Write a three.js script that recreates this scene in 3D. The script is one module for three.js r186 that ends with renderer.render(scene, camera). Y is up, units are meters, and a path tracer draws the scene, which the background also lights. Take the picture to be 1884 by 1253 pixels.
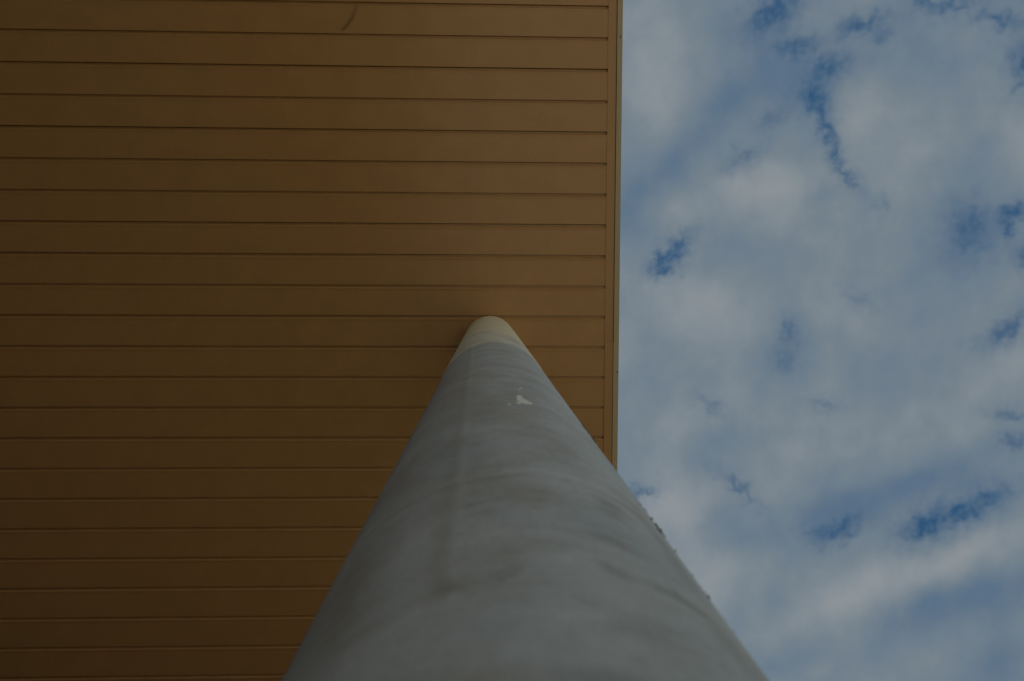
import * as THREE from 'three';
import { mergeGeometries } from 'three/addons/utils/BufferGeometryUtils.js';

// ---------------------------------------------------------------- camera, sky, sun, exposure
const EYE = 1.30;                 // the lens is 1.3 m above the slab, looking almost straight up
const RISE = 3.10;                // from the lens to the underside of the soffit
const EXPOSURE = 0.75;
const scene = new THREE.Scene();
const renderer = new THREE.WebGLRenderer({ antialias: true });
renderer.setSize(1024, 681);
renderer.toneMapping = THREE.LinearToneMapping;
renderer.toneMappingExposure = EXPOSURE;
renderer.shadowMap.enabled = true;

const camera = new THREE.PerspectiveCamera(47.28, 1024 / 681, 0.02, 2000);
camera.position.set(0, EYE, 0);
{
  const w = new THREE.Vector3(0.033, 1, -0.0595).normalize();
  const r = new THREE.Vector3(1, 0, 0.002); r.addScaledVector(w, -r.dot(w)).normalize();
  const u = new THREE.Vector3().crossVectors(r, w);
  camera.quaternion.setFromRotationMatrix(new THREE.Matrix4().makeBasis(r, u, w.clone().negate()));
}
camera.focus = 3.1;
camera.userData.fStop = 13;
scene.add(camera);

const sun = new THREE.DirectionalLight(new THREE.Color().setRGB(1, 0.93, 0.82), 3.35);
const SUN_DIR = new THREE.Vector3(-0.30, 1, 0.36).normalize();
sun.position.copy(SUN_DIR).multiplyScalar(40);
sun.target.position.set(0, 0, 0);
sun.castShadow = true; sun.shadow.radius = 22; sun.shadow.mapSize.set(2048, 2048);
Object.assign(sun.shadow.camera, { left: -14, right: 14, top: 14, bottom: -14, near: 1, far: 90 });
scene.add(sun, sun.target);

// ---------------------------------------------------------------- noise
function mulberry(a) { return () => { a |= 0; a = a + 0x6D2B79F5 | 0; let t = Math.imul(a ^ a >>> 15, 1 | a); t = t + Math.imul(t ^ t >>> 7, 61 | t) ^ t; return ((t ^ t >>> 14) >>> 0) / 4294967296; }; }
const PERM = new Uint8Array(512), GX = new Float32Array(256), GY = new Float32Array(256);
{ const r = mulberry(20), p = Array.from({ length: 256 }, (_, i) => i);
  for (let i = 255; i > 0; i--) { const j = Math.floor(r() * (i + 1)); [p[i], p[j]] = [p[j], p[i]]; }
  for (let i = 0; i < 512; i++) PERM[i] = p[i & 255];
  for (let i = 0; i < 256; i++) { const a = r() * 6.2832; GX[i] = Math.cos(a); GY[i] = Math.sin(a); } }
function noise(x, y, px = 256) {          // gradient noise, about -0.7..0.7; px: period across x
  const fx = Math.floor(x), fy = Math.floor(y), ax = x - fx, ay = y - fy;
  const x0 = ((fx % px) + px) % px & 255, x1 = (x0 + 1) % px & 255, y0 = fy & 255, y1 = (fy + 1) & 255;
  const a = PERM[PERM[x0] + y0], b = PERM[PERM[x1] + y0], c = PERM[PERM[x0] + y1], d = PERM[PERM[x1] + y1];
  const u = ax * ax * ax * (ax * (ax * 6 - 15) + 10), v = ay * ay * ay * (ay * (ay * 6 - 15) + 10);
  const na = GX[a] * ax + GY[a] * ay, nb = GX[b] * (ax - 1) + GY[b] * ay, nc = GX[c] * ax + GY[c] * (ay - 1), nd = GX[d] * (ax - 1) + GY[d] * (ay - 1);
  return na + u * (nb - na) + v * (nc - na + u * (na - nb - nc + nd));
}
function fbm(x, y, n, px = 256, gain = 0.5) { let s = 0, a = 1, f = 1; for (let i = 0; i < n; i++) { s += a * noise(x * f + i * 17, y * f + i * 31, Math.min(256, px * f)); a *= gain; f *= 2; } return s; }
const clamp = (x, a = 0, b = 1) => x < a ? a : x > b ? b : x;
const step = (a, b, x) => { const t = clamp((x - a) / (b - a)); return t * t * (3 - 2 * t); };
const lin = (c) => c.map((v) => ((v / 255 + 0.055) / 1.055) ** 2.4);

// ---------------------------------------------------------------- sky: a broken layer of altocumulus, laid out on the flat cloud layer
// (u, v) = (x, z) / y of a direction: metres on the layer per metre of its height.
// gaps in the layer: u, v, half length, half width, turn in degrees from +u towards +v, depth
const GAPS = [
  [0.360, 0.356, 0.042, 0.020, 42, 0.95], [0.378, 0.376, 0.026, 0.018, 45, 0.6],
  [0.470, 0.339, 0.032, 0.011, 15, 0.85], [0.497, 0.327, 0.012, 0.010, 0, 0.55],
  [0.388, 0.315, 0.034, 0.012, 10, 0.75], [0.430, 0.287, 0.026, 0.016, 25, 0.9], [0.412, 0.252, 0.018, 0.015, -40, 1.15],
  [0.423, 0.232, 0.022, 0.008, -60, 0.85], [0.433, 0.211, 0.019, 0.009, -68, 0.85], [0.442, 0.185, 0.017, 0.0065, -65, 0.8],
  [0.452, 0.162, 0.018, 0.0055, -50, 0.65], [0.468, 0.147, 0.016, 0.006, -40, 0.5],
  [0.545, 0.368, 0.022, 0.007, -25, 0.75], [0.582, 0.364, 0.032, 0.007, 12, 0.7],
  [0.640, 0.347, 0.032, 0.010, -12, 0.8], [0.690, 0.372, 0.02, 0.009, 0, 0.5],
  [0.680, 0.290, 0.018, 0.022, 20, 1.05], [0.675, 0.262, 0.012, 0.008, 0, 0.55],
  [0.360, 0.222, 0.02, 0.008, 30, 0.35], [0.326, 0.175, 0.026, 0.011, 30, 0.5],
  [0.243, 0.060, 0.022, 0.009, 45, 0.85], [0.224, 0.044, 0.020, 0.009, 50, 0.9], [0.241, 0.046, 0.016, 0.008, 40, 0.85], [0.226, 0.032, 0.018, 0.007, 15, 0.9],
  [0.618, 0.090, 0.024, 0.030, 10, 0.75], [0.616, 0.068, 0.022, 0.012, 10, 0.5], [0.672, 0.106, 0.022, 0.012, 20, 0.95], [0.664, 0.086, 0.010, 0.014, 20, 0.8], [0.692, 0.050, 0.016, 0.016, 40, 0.7],
  [0.506, 0.112, 0.010, 0.008, 0, 0.3], [0.482, -0.006, 0.022, 0.008, -10, 0.3],
  [0.390, -0.050, 0.010, 0.020, 12, 0.5], [0.386, -0.086, 0.014, 0.018, 0, 0.35],
  [0.672, -0.040, 0.036, 0.014, 35, 0.75], [0.440, -0.140, 0.024, 0.006, -10, 0.3], [0.290, -0.140, 0.022, 0.007, -35, 0.3],
  [0.675, -0.155, 0.020, 0.008, 0, 0.55], [0.684, -0.190, 0.016, 0.012, 0, 0.65],
  [0.200, -0.256, 0.022, 0.008, 8, 0.65], [0.330, -0.250, 0.032, 0.007, -40, 0.55],
  [0.462, -0.306, 0.030, 0.014, 30, 0.85], [0.440, -0.310, 0.016, 0.008, 0, 0.55], [0.425, -0.308, 0.014, 0.006, 10, 0.4],
  [0.575, -0.300, 0.034, 0.016, 28, 1.1], [0.618, -0.280, 0.036, 0.013, 20, 1.0], [0.652, -0.262, 0.026, 0.010, 20, 0.8],
];
// thicker (+, whiter) and thinner (-, bluer) parts of the layer
const BANKS = [
  [0.215, 0.285, 0.060, 0.085, 0, 0.42], [0.275, -0.010, 0.075, 0.040, -15, 0.62], [0.320, 0.130, 0.065, 0.030, 20, 0.45], [0.470, 0.225, 0.045, 0.060, 10, 0.45],
  [0.375, 0.140, 0.055, 0.050, 0, 0.40], [0.245, -0.275, 0.050, 0.035, -20, 0.70], [0.480, -0.400, 0.085, 0.035, 25, 0.62], [0.620, -0.335, 0.110, 0.026, 27, 0.60],
  [0.690, 0.200, 0.030, 0.050, 0, 0.45], [0.500, -0.165, 0.090, 0.060, 20, 0.35], [0.690, -0.075, 0.05, 0.03, 20, 0.4], [0.290, -0.36, 0.05, 0.05, 0, 0.5], [0.22, 0.10, 0.03, 0.06, -20, 0.3],
  [0.44, -0.02, 0.07, 0.03, 0, 0.25], [0.26, -0.16, 0.07, 0.05, 20, 0.25], [0.40, 0.32, 0.03, 0.04, 20, 0.2], [0.54, 0.16, 0.06, 0.06, 0, 0.18],
  [0.225, 0.155, 0.095, 0.026, 42, -0.75], [0.305, 0.245, 0.070, 0.030, 35, -0.55], [0.390, 0.275, 0.060, 0.040, 30, -0.45], [0.540, 0.300, 0.090, 0.050, 0, -0.30],
  [0.195, 0.085, 0.035, 0.03, 45, -0.4], [0.435, -0.285, 0.080, 0.028, 15, -0.55], [0.310, -0.190, 0.060, 0.028, 30, -0.45], [0.640, -0.395, 0.110, 0.030, 12, -0.70],
  [0.520, -0.450, 0.080, 0.030, 35, -0.45], [0.615, 0.050, 0.080, 0.060, 25, -0.40], [0.570, -0.245, 0.110, 0.026, 22, -0.65], [0.385, -0.075, 0.040, 0.045, 0, -0.40],
  [0.630, 0.165, 0.060, 0.040, 10, -0.25], [0.560, -0.110, 0.060, 0.030, 10, -0.28], [0.680, -0.480, 0.06, 0.04, 20, -0.5], [0.32, -0.30, 0.03, 0.03, 0, -0.35], [0.43, 0.13, 0.03, 0.015, 20, -0.3], [0.40, -0.47, 0.06, 0.02, 40, -0.4],
];
const prep = (list, reach) => list.map(([u, v, a, b, t, d]) => { const c = Math.cos(t * Math.PI / 180), s = Math.sin(t * Math.PI / 180), m = Math.max(a, b) * reach; return { u, v, c, s, ia: 1 / a, ib: 1 / b, d, m }; });
const gaps = prep(GAPS, 3.4), banks = prep(BANKS, 2.6);
{
  const W = 4096, Hh = 2048, data = new Float32Array(W * Hh * 4);
  const cBlue = lin([38, 80, 118]), cVeil = lin([91, 113, 135]), cMid = lin([115, 129, 140]), cWhite = lin([141, 148, 153]);
  const rgb = [0, 0, 0];
  function layer(u, v, detail) {
    const wx = fbm(u * 9 + 3, v * 9 + 8, 3), wy = fbm(u * 9 + 50, v * 9 + 77, 3);
    let t = 0.50 + 0.22 * fbm(u * 7 + 1 + wx * .15, v * 7 + 5 + wy * .15, 3) + (detail > 0 ? detail * 0.13 * fbm(u * 26, v * 26, 4, 256, 0.55) : 0);
    let g = 0;
    const inside = step(1.0, 0.7, Math.max(Math.abs(u - 0.44) / 0.40, Math.abs(v + 0.07) / 0.60));
    if (inside > 0) {
      const ku = u + 0.016 * wx, kv = v + 0.016 * wy;
      for (const k of banks) { const x = ku - k.u, y = kv - k.v; if (x > k.m || x < -k.m || y > k.m || y < -k.m) continue;
        const p = (x * k.c + y * k.s) * k.ia, q = (y * k.c - x * k.s) * k.ib; t += k.d * 0.66 * Math.exp(-(p * p + q * q)); }
      const fx = fbm(u * 60 + 9, v * 60 + 2, 4, 256, 0.6), fy = fbm(u * 60 + 70, v * 60 + 90, 4, 256, 0.6);
      const hu = u + 0.011 * fx + 0.004 * wx, hv = v + 0.011 * fy + 0.004 * wy;
      for (const k of gaps) { const x = hu - k.u, y = hv - k.v; if (x > k.m || x < -k.m || y > k.m || y < -k.m) continue;
        const p = (x * k.c + y * k.s) * k.ia, q = (y * k.c - x * k.s) * k.ib; const z = p * p + q * q, e = k.d * (0.78 * Math.exp(-z * 1.35) + 0.16 * Math.exp(-z * 0.4)); if (e > g) g = e; t -= 0.20 * k.d * Math.exp(-z * 0.3); }
      g *= clamp(0.92 + 0.55 * fbm(u * 95, v * 95, 3));
    }
    if (inside < 1) {      // the rest of the layer: the same kind of gaps and banks, at random
      const n = fbm(u * 7.5 + 40 + wx * .5, v * 7.5 + 12 + wy * .5, 5, 256, 0.55);
      g = Math.max(g, (1 - inside) * step(0.30, 0.62, n) * 0.95);
      t += (1 - inside) * 0.5 * fbm(u * 8 + 90, v * 8 + 33, 3);
    }
    t = clamp(t); g = clamp(g);
    for (let i = 0; i < 3; i++) {
      const c = t < 0.5 ? cVeil[i] + (cMid[i] - cVeil[i]) * t * 2 : cMid[i] + (cWhite[i] - cMid[i]) * (t * 2 - 1);
      rgb[i] = (c + (cBlue[i] - c) * g) / EXPOSURE;
    }
  }
  for (let j = 0; j < Hh; j++) {
    const el = ((j + 0.5) / Hh - 0.5) * Math.PI;
    const sinE = Math.sin(Math.max(el, 0.0)), cosE = Math.cos(el);
    const rr = cosE / (sinE + 0.10 * (1 - sinE)), far = step(0.08, 0.5, sinE);
    for (let i = 0; i < W; i++) {
      const o = (j * W + i) * 4;
      if (el < 0) { for (let k = 0; k < 3; k++) data[o + k] = cMid[k] / EXPOSURE; data[o + 3] = 1; continue; }
      const az = ((i + 0.5) / W - 0.5) * 2 * Math.PI;
      layer(rr * Math.cos(az), rr * Math.sin(az), far);
      for (let k = 0; k < 3; k++) data[o + k] = cMid[k] / EXPOSURE * (1 - far) * 1.03 + rgb[k] * far;
      data[o + 3] = 1;
    }
  }
  const tex = new THREE.DataTexture(data, W, Hh, THREE.RGBAFormat, THREE.FloatType);
  tex.mapping = THREE.EquirectangularReflectionMapping; tex.colorSpace = THREE.LinearSRGBColorSpace;
  tex.minFilter = tex.magFilter = THREE.LinearFilter; tex.wrapS = THREE.RepeatWrapping; tex.needsUpdate = true;
  scene.background = tex; scene.environment = tex;
}

// ---------------------------------------------------------------- helpers
const names = new Map();
const numbered = (n) => { const k = names.get(n) ?? 0; names.set(n, k + 1); return k ? `${n}_${String(k).padStart(3, '0')}` : n; };
function mesh(name, geometry, material, parent = scene) {
  const m = new THREE.Mesh(geometry, material); m.name = numbered(name); m.castShadow = m.receiveShadow = true; parent.add(m); return m;
}
function thing(name, label, category, position = [0, 0, 0]) {
  const g = new THREE.Group(); g.name = numbered(name); g.position.set(...position); g.userData = { label, category }; scene.add(g); return g;
}
const rgbm = (r, g, b, o = {}) => new THREE.MeshStandardMaterial({ color: new THREE.Color().setRGB(r, g, b), roughness: 0.8, metalness: 0, ...o });
function dataTexture(w, h, fill, { srgb = false, repeat = true } = {}) {     // fill(x, y, out) with 0..1 values
  const d = new Uint8Array(w * h * 4), out = [0, 0, 0];
  for (let y = 0; y < h; y++) for (let x = 0; x < w; x++) { fill(x, y, out); const o = (y * w + x) * 4; for (let k = 0; k < 3; k++) d[o + k] = clamp(out[k]) * 255; d[o + 3] = 255; }
  const t = new THREE.DataTexture(d, w, h); t.magFilter = t.minFilter = THREE.LinearFilter;
  t.wrapS = t.wrapT = repeat ? THREE.RepeatWrapping : THREE.ClampToEdgeWrapping; if (srgb) t.colorSpace = THREE.SRGBColorSpace; t.needsUpdate = true; return t;
}
function bxg(x0, x1, y0, y1, z0, z1) { const g = new THREE.BoxGeometry(x1 - x0, y1 - y0, z1 - z0); g.translate((x0 + x1) / 2, (y0 + y1) / 2, (z0 + z1) / 2); return g; }
// a profile of [z, y] points swept along x, uv in metres, flat-shaded
function sweepX(profile, x0, x1) {
  const pos = [], uv = [], n = profile.length; let len = 0;
  for (let i = 0; i < n; i++) {
    const [z0, y0] = profile[i], [z1, y1] = profile[(i + 1) % n], l = Math.hypot(z1 - z0, y1 - y0);
    pos.push(x0, y0, z0, x1, y1, z1, x1, y0, z0, x0, y0, z0, x0, y1, z1, x1, y1, z1);
    uv.push(x0, len, x1, len + l, x1, len, x0, len, x0, len + l, x1, len + l); len += l;
  }
  const tri = THREE.ShapeUtils.triangulateShape(profile.map(([z, y]) => new THREE.Vector2(z, y)), []);
  for (const x of [x0, x1]) for (const t of tri) for (const k of t) { pos.push(x, profile[k][1], profile[k][0]); uv.push(profile[k][0], profile[k][1]); }
  const g = new THREE.BufferGeometry();
  g.setAttribute('position', new THREE.Float32BufferAttribute(pos, 3)); g.setAttribute('uv', new THREE.Float32BufferAttribute(uv, 2)); g.computeVertexNormals(); return g;
}

// ---------------------------------------------------------------- ground
const TOP = EYE + RISE;                                   // underside of the soffit
{
  const g = new THREE.CircleGeometry(400, 64); g.rotateX(-Math.PI / 2); g.translate(0, -0.12, 0);
  const grain = dataTexture(256, 256, (x, y, o) => { const n = 0.8 + 0.35 * fbm(x / 16, y / 16, 4, 16); o[0] = o[1] = o[2] = n * 0.8; });
  grain.repeat.set(300, 300);
  const m = mesh('ground', g, rgbm(0.20, 0.19, 0.13, { map: grain, roughness: 1 })); m.userData.kind = 'structure';
  const c = dataTexture(512, 512, (x, y, o) => { const n = 0.82 + 0.2 * fbm(x / 64, y / 64, 5, 8) + 0.08 * fbm(x / 6, y / 6, 2, 85); o[0] = n; o[1] = n * 0.985; o[2] = n * 0.95; });
  c.repeat.set(1 / 2.2, 1 / 2.2);
  const s = bxg(-4.5, 24, -0.12, 0, -5.5, 30); const p = s.attributes.position, uv = s.attributes.uv;
  for (let i = 0; i < p.count; i++) uv.setXY(i, p.getX(i), p.getZ(i));
  const slab = mesh('pavement', s, rgbm(0.62, 0.57, 0.48, { map: c, roughness: 0.95 })); slab.userData.kind = 'structure';
  const earth = new THREE.Shape([[-2.06, 5.5], [-2.06, -1.76], [0.38, -1.76], [0.38, -0.6], [-0.6, -0.6], [-0.6, 5.5]].map(([x, z]) => new THREE.Vector2(x, -z)));
  const e = new THREE.ShapeGeometry(earth); e.rotateX(-Math.PI / 2); e.translate(0, 0.004, 0);
  const bed = mesh('soil', e, rgbm(0.075, 0.055, 0.04, { map: grain.clone(), roughness: 1 })); bed.userData.kind = 'structure'; bed.material.map.repeat.set(2, 2);
}

// ---------------------------------------------------------------- roof overhang: soffit boards, edge trim, fascia
const EDGE = 0.5305, X0 = -2.06, Z_FIRST = 1.1267, PITCH = 0.12132;
const roof = thing('roof_overhang', 'brown boarded roof overhang with pale edge strip, carried by the round grey post', 'roof', [0, TOP, 0]);
{
  // paint: very slight unevenness and an orange-peel relief
  const paint = dataTexture(512, 512, (x, y, o) => { const n = 0.93 + 0.03 * fbm(x / 96, y / 96, 4, 5) + 0.05 * fbm(x / 5, y / 5, 2, 102); o[0] = n; o[1] = n * (0.99 + 0.02 * noise(x / 40 + 9, y / 40)); o[2] = n * 0.98; }, { srgb: true });
  paint.repeat.set(1 / 0.55, 1 / 0.55);
  const peel = dataTexture(256, 256, (x, y, o) => { o[0] = o[1] = o[2] = 0.5 + 0.3 * fbm(x / 6, y / 6, 3, 42); }); peel.repeat.set(8, 8);
  const brown = () => rgbm(0.48, 0.28, 0.110, { map: paint, bumpMap: peel, bumpScale: 0.0001, roughness: 0.28 });
  const boardM = brown();
  // the board that carries a dark curved rub mark
  const scuffed = brown();
  const sx = 1024, sy = 128;                               // 2 m x 0.13 m of the board
  scuffed.map = dataTexture(sx, sy, (x, y, o) => {
    const X = -1.5 + x / sx * 2, V = y / sy * 0.16;
    const n = 0.93 + 0.03 * fbm(x / 50, y / 50, 4);
    const along = (V - 0.022) / 0.095, cx = -0.508 - 0.052 * Math.max(0, along) ** 1.7, dx = X - cx - 0.002 * noise(V * 260, 3);
    const mark = along > -0.06 && along < 1.02 ? Math.exp(-((dx / 0.0085) ** 2)) * (0.75 + 0.5 * noise(X * 900, V * 500)) * (0.55 + 0.45 * step(0.1, 0.6, along + 0.25 * noise(V * 120, 9))) : 0;
    const k = n * (1 - 0.30 * clamp(mark)); o[0] = k; o[1] = k * 0.99; o[2] = k * 0.985;
  }, { srgb: true });
  scuffed.map.repeat.set(1 / 2, 1 / 0.16); scuffed.map.offset.set(1.5 / 2, 0);
  // one board: V groove along its +z edge, then the flat face; the next board butts against it
  const s = PITCH;
  const profile = [[0, 0.013], [-0.0002, 0.0072], [-0.0074, 0.0068], [-0.0084, 0.0042], [-0.0132, -0.0009], [-0.0150, -0.0009], [-0.0230, 0], [-s + 0.0014, 0], [-s + 0.0006, 0.0008], [-s + 0.0004, 0.013]];
  const r = mulberry(5);
  for (let k = -2; k < 32; k++) {
    const plank = sweepX(profile, X0, EDGE - 0.040);
    if (k !== 0) { const uv = plank.attributes.uv, du = r() * 5, dv = r() * 5; for (let i = 0; i < uv.count; i++) uv.setXY(i, uv.getX(i) + du, uv.getY(i) + dv); }
    const b = mesh('soffit_board', plank, k === 0 ? scuffed : boardM, roof);
    b.position.set(0, (r() - 0.5) * 0.0006, Z_FIRST - k * PITCH + (r() - 0.5) * 0.0012); b.rotation.y = (r() - 0.5) * 0.0006;
  }
  const zTop = Z_FIRST + 2 * PITCH + 0.004, zEnd = Z_FIRST - 32 * PITCH, zFront = zTop + 0.0545;
  // trim that covers the board ends, in two lengths that meet beside the post
  const JOINT = -0.186, trimM = boardM, trimM2 = boardM;
  const trimProfile = (x0, x1) => { const g = []; g.push(bxg(x0, x1, -0.0016, 0.0004, 0, 1), bxg(x1 - 0.0016, x1, 0.0005, 0.016, 0, 1)); return mergeGeometries(g); };
  const tr1 = mesh('board_end_trim', trimProfile(EDGE - 0.0560, EDGE - 0.0228), trimM, roof); tr1.position.z = JOINT + 0.0014; tr1.scale.z = zFront - 0.0228 - JOINT - 0.0014;
  const tr2 = mesh('board_end_trim', trimProfile(EDGE - 0.0560, EDGE - 0.0222), trimM2, roof); tr2.position.z = zEnd; tr2.scale.z = JOINT - zEnd; tr2.position.y = -0.0008;
  // fascia: folded sheet, bottom return towards the trim, face up the outside
  const pale = rgbm(0.50, 0.43, 0.27, { map: paint, roughness: 0.5 });
  const fasciaShape = (gap) => mergeGeometries([bxg(EDGE - 0.0222 + gap, EDGE - 0.0015, -0.0052, -0.0036, 0, 1), bxg(EDGE - 0.0015, EDGE, -0.0052, 0.22, 0, 1), bxg(EDGE - 0.0222 + gap, EDGE - 0.0208 + gap, -0.0036, 0.02, 0, 1)]);
  const f1 = mesh('fascia', fasciaShape(0.0015), pale, roof); f1.position.z = JOINT + 0.0006; f1.scale.z = zFront - 0.002 - JOINT - 0.0006;
  // the front edge of the overhang, beyond the top of the picture
  mesh('board_end_trim', bxg(X0 - 0.2, EDGE - 0.0562, -0.0016, 0.0004, zTop - 0.002, zFront - 0.0228), trimM, roof);
  mesh('fascia', mergeGeometries([bxg(X0 - 0.2, EDGE - 0.0224, -0.0052, -0.0036, zFront - 0.0210, zFront - 0.0018), bxg(X0 - 0.2, EDGE, -0.0052, 0.22, zFront - 0.0015, zFront)]), pale, roof);
  const f2 = mesh('fascia', fasciaShape(0.0010), pale, roof); f2.position.z = zEnd; f2.scale.z = JOINT - zEnd;
  // fixings and a nick in the pale strip
  const dark = rgbm(0.06, 0.05, 0.03, { roughness: 0.7 });
  const nail = new THREE.SphereGeometry(0.0028, 10, 6); nail.scale(1, 0.45, 1);
  const n1 = mesh('nail_head', nail, dark, roof); n1.position.set(EDGE - 0.0035, -0.0052, -0.3095);
  const n2 = mesh('nail_head', nail, dark, roof); n2.position.set(EDGE - 0.0075, -0.0052, 1.008); n2.scale.set(0.6, 1, 2.6);
  // deck over the boards, roof sheet on top
  mesh('roof_deck', bxg(X0 - 0.25, EDGE - 0.0245, 0.021, 0.20, zEnd, zFront - 0.025), rgbm(0.30, 0.22, 0.14), roof);
  mesh('roof_sheet', bxg(X0 - 0.25, EDGE + 0.03, 0.2205, 0.245, zEnd, zFront + 0.03), rgbm(0.12, 0.11, 0.10, { roughness: 0.6 }), roof);
}

// ---------------------------------------------------------------- walls of the building the overhang belongs to (outside the frame)
const building = thing('building', 'brown walled building that the boarded roof overhang reaches out from', 'building');
{
  const wallM = rgbm(0.05, 0.04, 0.033, { roughness: 0.8 });
  mesh('wall', bxg(X0 - 0.2, X0, 0, TOP - 0.002, -1.95, 5.5), wallM, building);
  mesh('wall', bxg(X0 + 0.001, 0.38, 0, TOP - 0.002, -1.96, -1.76), wallM, building);
}

// ---------------------------------------------------------------- post
const R = 0.1, PX = 0.188 * Math.sin(0.075), PZ = -0.188 * Math.cos(0.075);
const post = thing('support_post', 'round galvanised grey steel post with cream painted top, standing under the roof overhang', 'post', [PX, 0, PZ]);
{
  const SLEEVE = EYE + 1.42, V0 = EYE - 0.35, V1 = SLEEVE;     // texture covers V0..V1, mirrored below
  // stains and scrapes: angle (degrees from +z towards +x), height above the lens, half width, half height (metres), kind
  const TW = 2048, TH = 1024, C = 2 * Math.PI * R;
  const spots = [];
  const add = (deg, h, a, b, t, d, tint) => spots.push({ x: deg / 360 * C, y: h, a, b, c: Math.cos(t), s: Math.sin(t), d, tint });
  // tint: 0 dark grime, 1 pale zinc bloom, 2 brown rust wash
  add(-14.8, 0.236, 0.004, 0.006, 0, 0.5, 0); add(-10, 0.236, 0.012, 0.004, 0.1, 0.1, 0);
  add(26.2, 0.352, 0.008, 0.010, 0.6, 0.5, 0); add(24, 0.338, 0.006, 0.008, 0.4, 0.35, 0); add(19.4, 0.291, 0.008, 0.004, 0, 0.42, 0); add(22, 0.284, 0.010, 0.003, -0.2, 0.35, 0);
  add(16.6, 0.252, 0.005, 0.009, 0.5, 0.42, 0); add(29.2, 0.252, 0.012, 0.004, 0.1, 0.45, 0); add(36, 0.25, 0.010, 0.003, 0, 0.35, 0); add(41, 0.344, 0.006, 0.03, 0.1, 0.35, 0); add(40, 0.30, 0.007, 0.03, 0, 0.3, 0); add(38, 0.23, 0.006, 0.02, 0.1, 0.35, 0);
  add(9.7, 0.172, 0.018, 0.006, 0, 0.4, 0); add(15, 0.205, 0.012, 0.005, 0.5, 0.28, 0); add(8, 0.27, 0.02, 0.008, 0, 0.2, 0);
  add(-25, 0.298, 0.007, 0.028, 0, 0.45, 1); add(-20.8, 0.222, 0.018, 0.009, 0.25, 0.45, 1); add(-30, 0.203, 0.02, 0.012, 0.2, 0.45, 1); add(-24, 0.195, 0.02, 0.008, 0, 0.35, 1); add(0, 0.19, 0.03, 0.008, 0, 0.25, 1); add(5, 0.205, 0.012, 0.007, 0.3, 0.35, 1); add(33, 0.6, 0.02, 0.2, 0, 0.2, 1);
  add(-20, 0.33, 0.012, 0.04, 0, 0.2, 2); add(-17.8, 0.27, 0.004, 0.05, 0, 0.2, 2); add(-42, 0.30, 0.010, 0.06, 0.1, 0.5, 2); add(-38, 0.45, 0.012, 0.05, 0.2, 0.45, 2); add(-20, 0.48, 0.016, 0.03, 0, 0.35, 0); add(0, 0.345, 0.02, 0.015, 0, 0.3, 2); add(-8, 0.62, 0.02, 0.05, 0, 0.3, 2); add(-24, 0.7, 0.03, 0.10, 0, 0.4, 2); add(-30, 0.95, 0.03, 0.16, 0, 0.35, 2); add(5, 0.56, 0.02, 0.04, 0, 0.3, 2); add(12, 0.60, 0.012, 0.04, 0, 0.25, 2); add(-12, 0.26, 0.02, 0.01, 0.2, 0.25, 2);
  const white = [[9.6, 0.645, 0.0052, 0.017, -0.2], [8.4, 0.662, 0.0030, 0.020, 0.1], [12.0, 0.640, 0.0036, 0.009, 0], [7.0, 0.628, 0.0022, 0.006, 0], [10.9, 0.735, 0.0013, 0.006, 0], [2.4, 0.615, 0.0014, 0.004, 0], [9.5, 0.722, 0.0008, 0.005, 0]];
  const zinc = [0.455, 0.485, 0.475];
  const tone = { 0: [0.16, 0.15, 0.12], 1: [0.60, 0.63, 0.63], 2: [0.32, 0.285, 0.225] };
  const mix = (o, c, k) => { for (let i = 0; i < 3; i++) o[i] += (c[i] - o[i]) * k; };
  const toS = (v) => v <= 0.0031308 ? v * 12.92 : 1.055 * Math.max(v, 0) ** (1 / 2.4) - 0.055;
  const skin = dataTexture(TW, TH, (ix, iy, o) => {
    const a = ix / TW, x = (a < 0.5 ? a : a - 1) * C, h = V0 - EYE + iy / TH * (V1 - V0);          // x: metres round from +z
    const n1 = fbm(a * 12, h * 16, 4, 12), n2 = fbm(a * 24 + 5, h * 90 + 7, 4, 24), n3 = noise(a * 300, h * 520, 256), drag = fbm(a * 10 + 3 + 0.3 * n1, h * 150, 3, 10);
    o[0] = zinc[0]; o[1] = zinc[1]; o[2] = zinc[2];
    mix(o, tone[1], clamp(0.55 * n1 + 0.28 * n2 + 0.10)); mix(o, tone[2], clamp(-0.55 * n1 - 0.30 * n2 + 0.16 * drag)); mix(o, [0.37, 0.44, 0.47], clamp(0.8 * fbm(a * 8 + 30, h * 9, 3, 8)));
    mix(o, tone[0], clamp(0.9 * (fbm(a * 40, h * 60 + 3, 4, 40) - 0.42)));
    // drag lines round the pipe, mill marks
    const dl = step(0.28, 0.6, fbm(a * 5 + 0.6 * n1, h * 190 + 40, 2, 5)); mix(o, tone[1], 0.13 * dl);
    const lo = step(0.30, 0.6, fbm(a * 6 + 9 + 0.6 * n1, h * 120, 2, 6)); mix(o, tone[2], 0.13 * lo);
    // ring scratched round the pipe, weld seam up it
    mix(o, tone[1], 0.55 * Math.exp(-(((h - 0.380 - 0.004 * Math.sin(a * 31) - 0.002 * n2) / 0.0035) ** 2)) * clamp(0.7 + 0.8 * n1));
    mix(o, tone[0], 0.30 * Math.exp(-(((h - 0.371 - 0.004 * Math.sin(a * 31)) / 0.0045) ** 2)) * clamp(0.6 - 0.8 * n1));
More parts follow.
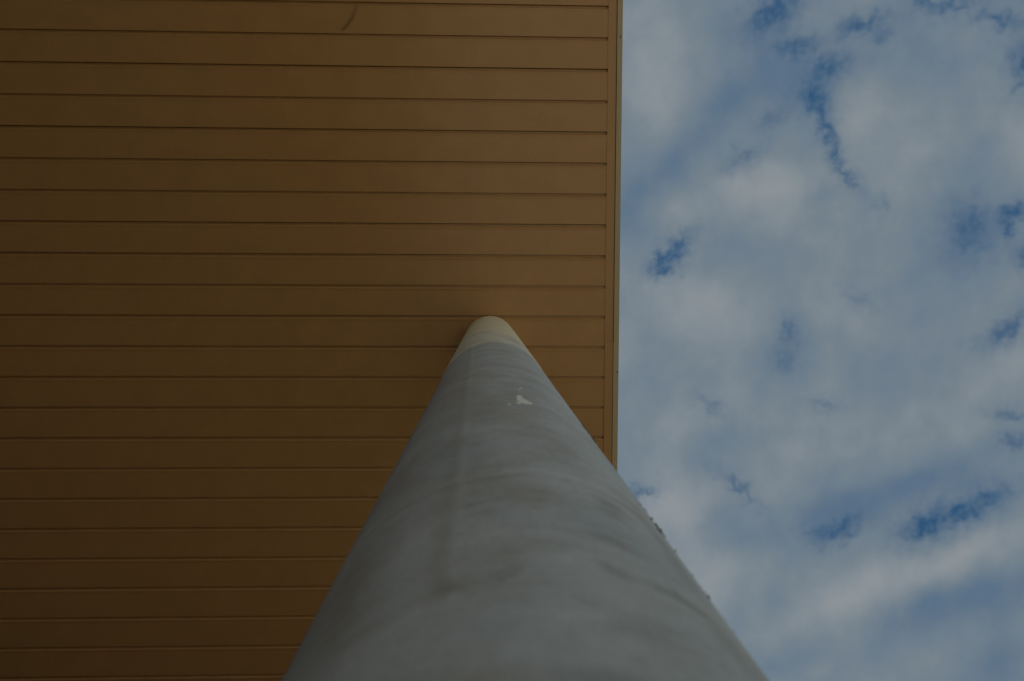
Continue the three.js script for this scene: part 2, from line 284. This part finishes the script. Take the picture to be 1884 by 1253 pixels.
    if (h > 0.225) { const sx = x + 14.2 / 360 * C + 0.012 * (h - 0.25) + 0.0006 * noise(h * 60, 2);
      mix(o, tone[1], 0.42 * Math.exp(-((sx / 0.0024) ** 2)) * clamp(0.7 + 0.9 * noise(h * 22, 5))); mix(o, tone[2], 0.38 * Math.exp(-(((sx + 0.0062) / 0.0035) ** 2)) * clamp(0.7 + 0.9 * noise(h * 18, 8))); }
    const wob = 0.35 * n2 + 0.5 * noise(a * 90, h * 140, 90), wob2 = 0.4 * noise(a * 80 + 3, h * 130 + 9, 80);
    for (const k of spots) { const dx = x - k.x, dy = h - k.y; if (dx > 0.09 || dx < -0.09 || dy > 0.5 || dy < -0.5) continue;
      const p = (dx * k.c + dy * k.s) / k.a + wob, q = (dy * k.c - dx * k.s) / k.b + wob2, e = p * p + q * q; if (e < 5) mix(o, tone[k.tint], k.d * Math.exp(-e)); }
    const f = 1 + 0.10 * n3 + 0.10 * noise(a * 120, h * 190, 120); for (let i = 0; i < 3; i++) o[i] *= f;
    for (const [d, hh, ra, rb, t] of white) { const dx = x - d / 360 * C - t * (h - hh) * 0.25, dy = h - hh, e = (dx / ra) ** 2 + (dy / rb) ** 2 + 0.5 * noise(x * 600, h * 200); if (e < 1.2) mix(o, [0.88, 0.86, 0.80], step(1.15, 0.7, e)); }
    for (let i = 0; i < 3; i++) o[i] = toS(o[i]);
  }, { srgb: true });
  skin.wrapT = THREE.MirroredRepeatWrapping;
  const relief = dataTexture(512, 512, (x, y, o) => { o[0] = o[1] = o[2] = 0.5 + 0.22 * fbm(x / 64, y / 32, 4, 8) + 0.12 * fbm(x / 6, y / 6, 2, 85); }); relief.repeat.set(3, 6);
  const zincM = new THREE.MeshStandardMaterial({ map: skin, bumpMap: relief, bumpScale: 0.00035, roughness: 0.6, metalness: 0.15 });
  // a pipe wall as a grid; angle 0 faces +z, uv u = angle / full turn, v as given by height
  function pipe(y0, y1, radius, rows, v) {
    const seg = 128, pos = [], nor = [], uv = [], ix = [];
    for (let j = 0; j <= rows; j++) for (let i = 0; i <= seg; i++) {
      const a = i / seg * 2 * Math.PI, y = y0 + (y1 - y0) * j / rows, rad = radius(a, y);
      pos.push(Math.sin(a) * rad, y, Math.cos(a) * rad); nor.push(Math.sin(a), 0, Math.cos(a)); uv.push(i / seg, v(y));
    }
    for (let j = 0; j < rows; j++) for (let i = 0; i < seg; i++) { const a = j * (seg + 1) + i, b = a + seg + 1; ix.push(a, a + 1, b + 1, a, b + 1, b); }
    const g = new THREE.BufferGeometry(); g.setAttribute('position', new THREE.Float32BufferAttribute(pos, 3)); g.setAttribute('normal', new THREE.Float32BufferAttribute(nor, 3)); g.setAttribute('uv', new THREE.Float32BufferAttribute(uv, 2)); g.setIndex(ix); return g;
  }
  mesh('pipe', pipe(0, TOP - 0.004, (a, y) => R + (y < SLEEVE ? 0.00035 * noise(a * 3.82, y * 6, 24) : 0), 160, (y) => (y - V0) / (V1 - V0)), zincM, post);
  // cream paint wrap over the upper part, its lower edge a little ragged
  const PH = TOP - SLEEVE;
  const creamT = dataTexture(512, 1024, (ix, iy, o) => {
    const a = ix / 512, y = iy / 1024 * PH;
    const n = 1 + 0.09 * fbm(a * 10, y * 14, 4, 10) + 0.05 * fbm(a * 60, y * 90, 2, 60);
    o[0] = 0.76 * n; o[1] = 0.72 * n; o[2] = 0.50 * n;
    const low = step(0.52, 0.30, y), st = fbm(a * 7, y * 60, 3, 7);
    mix(o, [0.68, 0.68, 0.60], clamp(low * (0.45 + 1.6 * st)));
    for (const [yy, k] of [[0.37, 0.7], [0.30, 0.5], [0.22, 0.6], [0.13, 0.4], [0.04, 0.5]]) mix(o, [0.92, 0.92, 0.87], 1.2 * k * clamp(0.5 + 1.5 * noise(a * 14 + yy * 50, 3, 14)) * Math.exp(-(((y - yy - 0.02 * noise(a * 9, yy * 90, 9)) / 0.012) ** 2)));
    mix(o, [0.40, 0.38, 0.30], clamp(low * (-0.15 - 1.5 * st) * 1.8)); mix(o, [0.38, 0.36, 0.30], 0.6 * step(0.035, 0.0, y - 0.012 * noise(a * 20, 7, 20)));
    for (let i = 0; i < 3; i++) o[i] = toS(o[i]);
  }, { srgb: true, repeat: true });
  const creamM = new THREE.MeshStandardMaterial({ map: creamT, bumpMap: relief, bumpScale: 0.0006, roughness: 0.55 });
  const wrap = pipe(0, 1, () => R, 48, (v) => v);
  { const p = wrap.attributes.position, uv = wrap.attributes.uv;
    for (let i = 0; i < p.count; i++) { const v = p.getY(i), a = uv.getX(i) * 2 * Math.PI, lowEdge = SLEEVE + 0.015 * fbm(uv.getX(i) * 8, 4, 3, 8);
      const y = lowEdge + (TOP - 0.006 - lowEdge) * v ** 1.6, rr = R + 0.0012 ;
      p.setXYZ(i, Math.sin(a) * rr, y, Math.cos(a) * rr); uv.setY(i, (y - SLEEVE) / PH); }
    // closes the lower edge against the pipe
    const lip = pipe(0, 1, (a, v) => R - 0.001 + 0.0022 * v, 1, () => 0.02), lp = lip.attributes.position, lu = lip.attributes.uv, ln = lip.attributes.normal;
    for (let i = 0; i < lp.count; i++) { lp.setY(i, SLEEVE + 0.015 * fbm(lu.getX(i) * 8, 4, 3, 8)); ln.setXYZ(i, 0, -1, 0); }
    mesh('cream_paint_wrap', mergeGeometries([wrap, lip]), creamM, post); }
  // crusts of grit on the side of the pipe
  const gritM = rgbm(0.10, 0.095, 0.08, { roughness: 1 }), r = mulberry(11), bits = [];
  const clump = (deg, h, n, spread, size) => { for (let i = 0; i < n; i++) {
    const g = new THREE.IcosahedronGeometry(size * (0.4 + 0.8 * r()), 1); const p = g.attributes.position;
    for (let q = 0; q < p.count; q++) { const x = p.getX(q), y = p.getY(q), z = p.getZ(q), k = 1 + 0.5 * noise(x * 2300 + i * 9, y * 2300 + z * 1700); p.setXYZ(q, x * k, y * k, z * k); } g.computeVertexNormals();
    const a = (deg + (r() - 0.5) * 10) * Math.PI / 180, yy = h + (r() - 0.5) * spread; g.translate(Math.sin(a) * (R + 0.0002), EYE + yy, Math.cos(a) * (R + 0.0002)); bits.push(g); } };
  clump(53, 0.71, 22, 0.13, 0.0009); clump(53, 0.43, 14, 0.06, 0.0006); clump(53, 0.40, 4, 0.02, 0.0009); clump(54, 0.31, 8, 0.08, 0.0004);
  const gm = mesh('grit', mergeGeometries(bits), gritM, post); gm.userData.kind = 'stuff';
  mesh('base_plate', bxg(-0.16, 0.16, 0, 0.02, -0.16, 0.16), rgbm(0.35, 0.36, 0.35, { roughness: 0.6 }), post);
}

renderer.render(scene, camera);
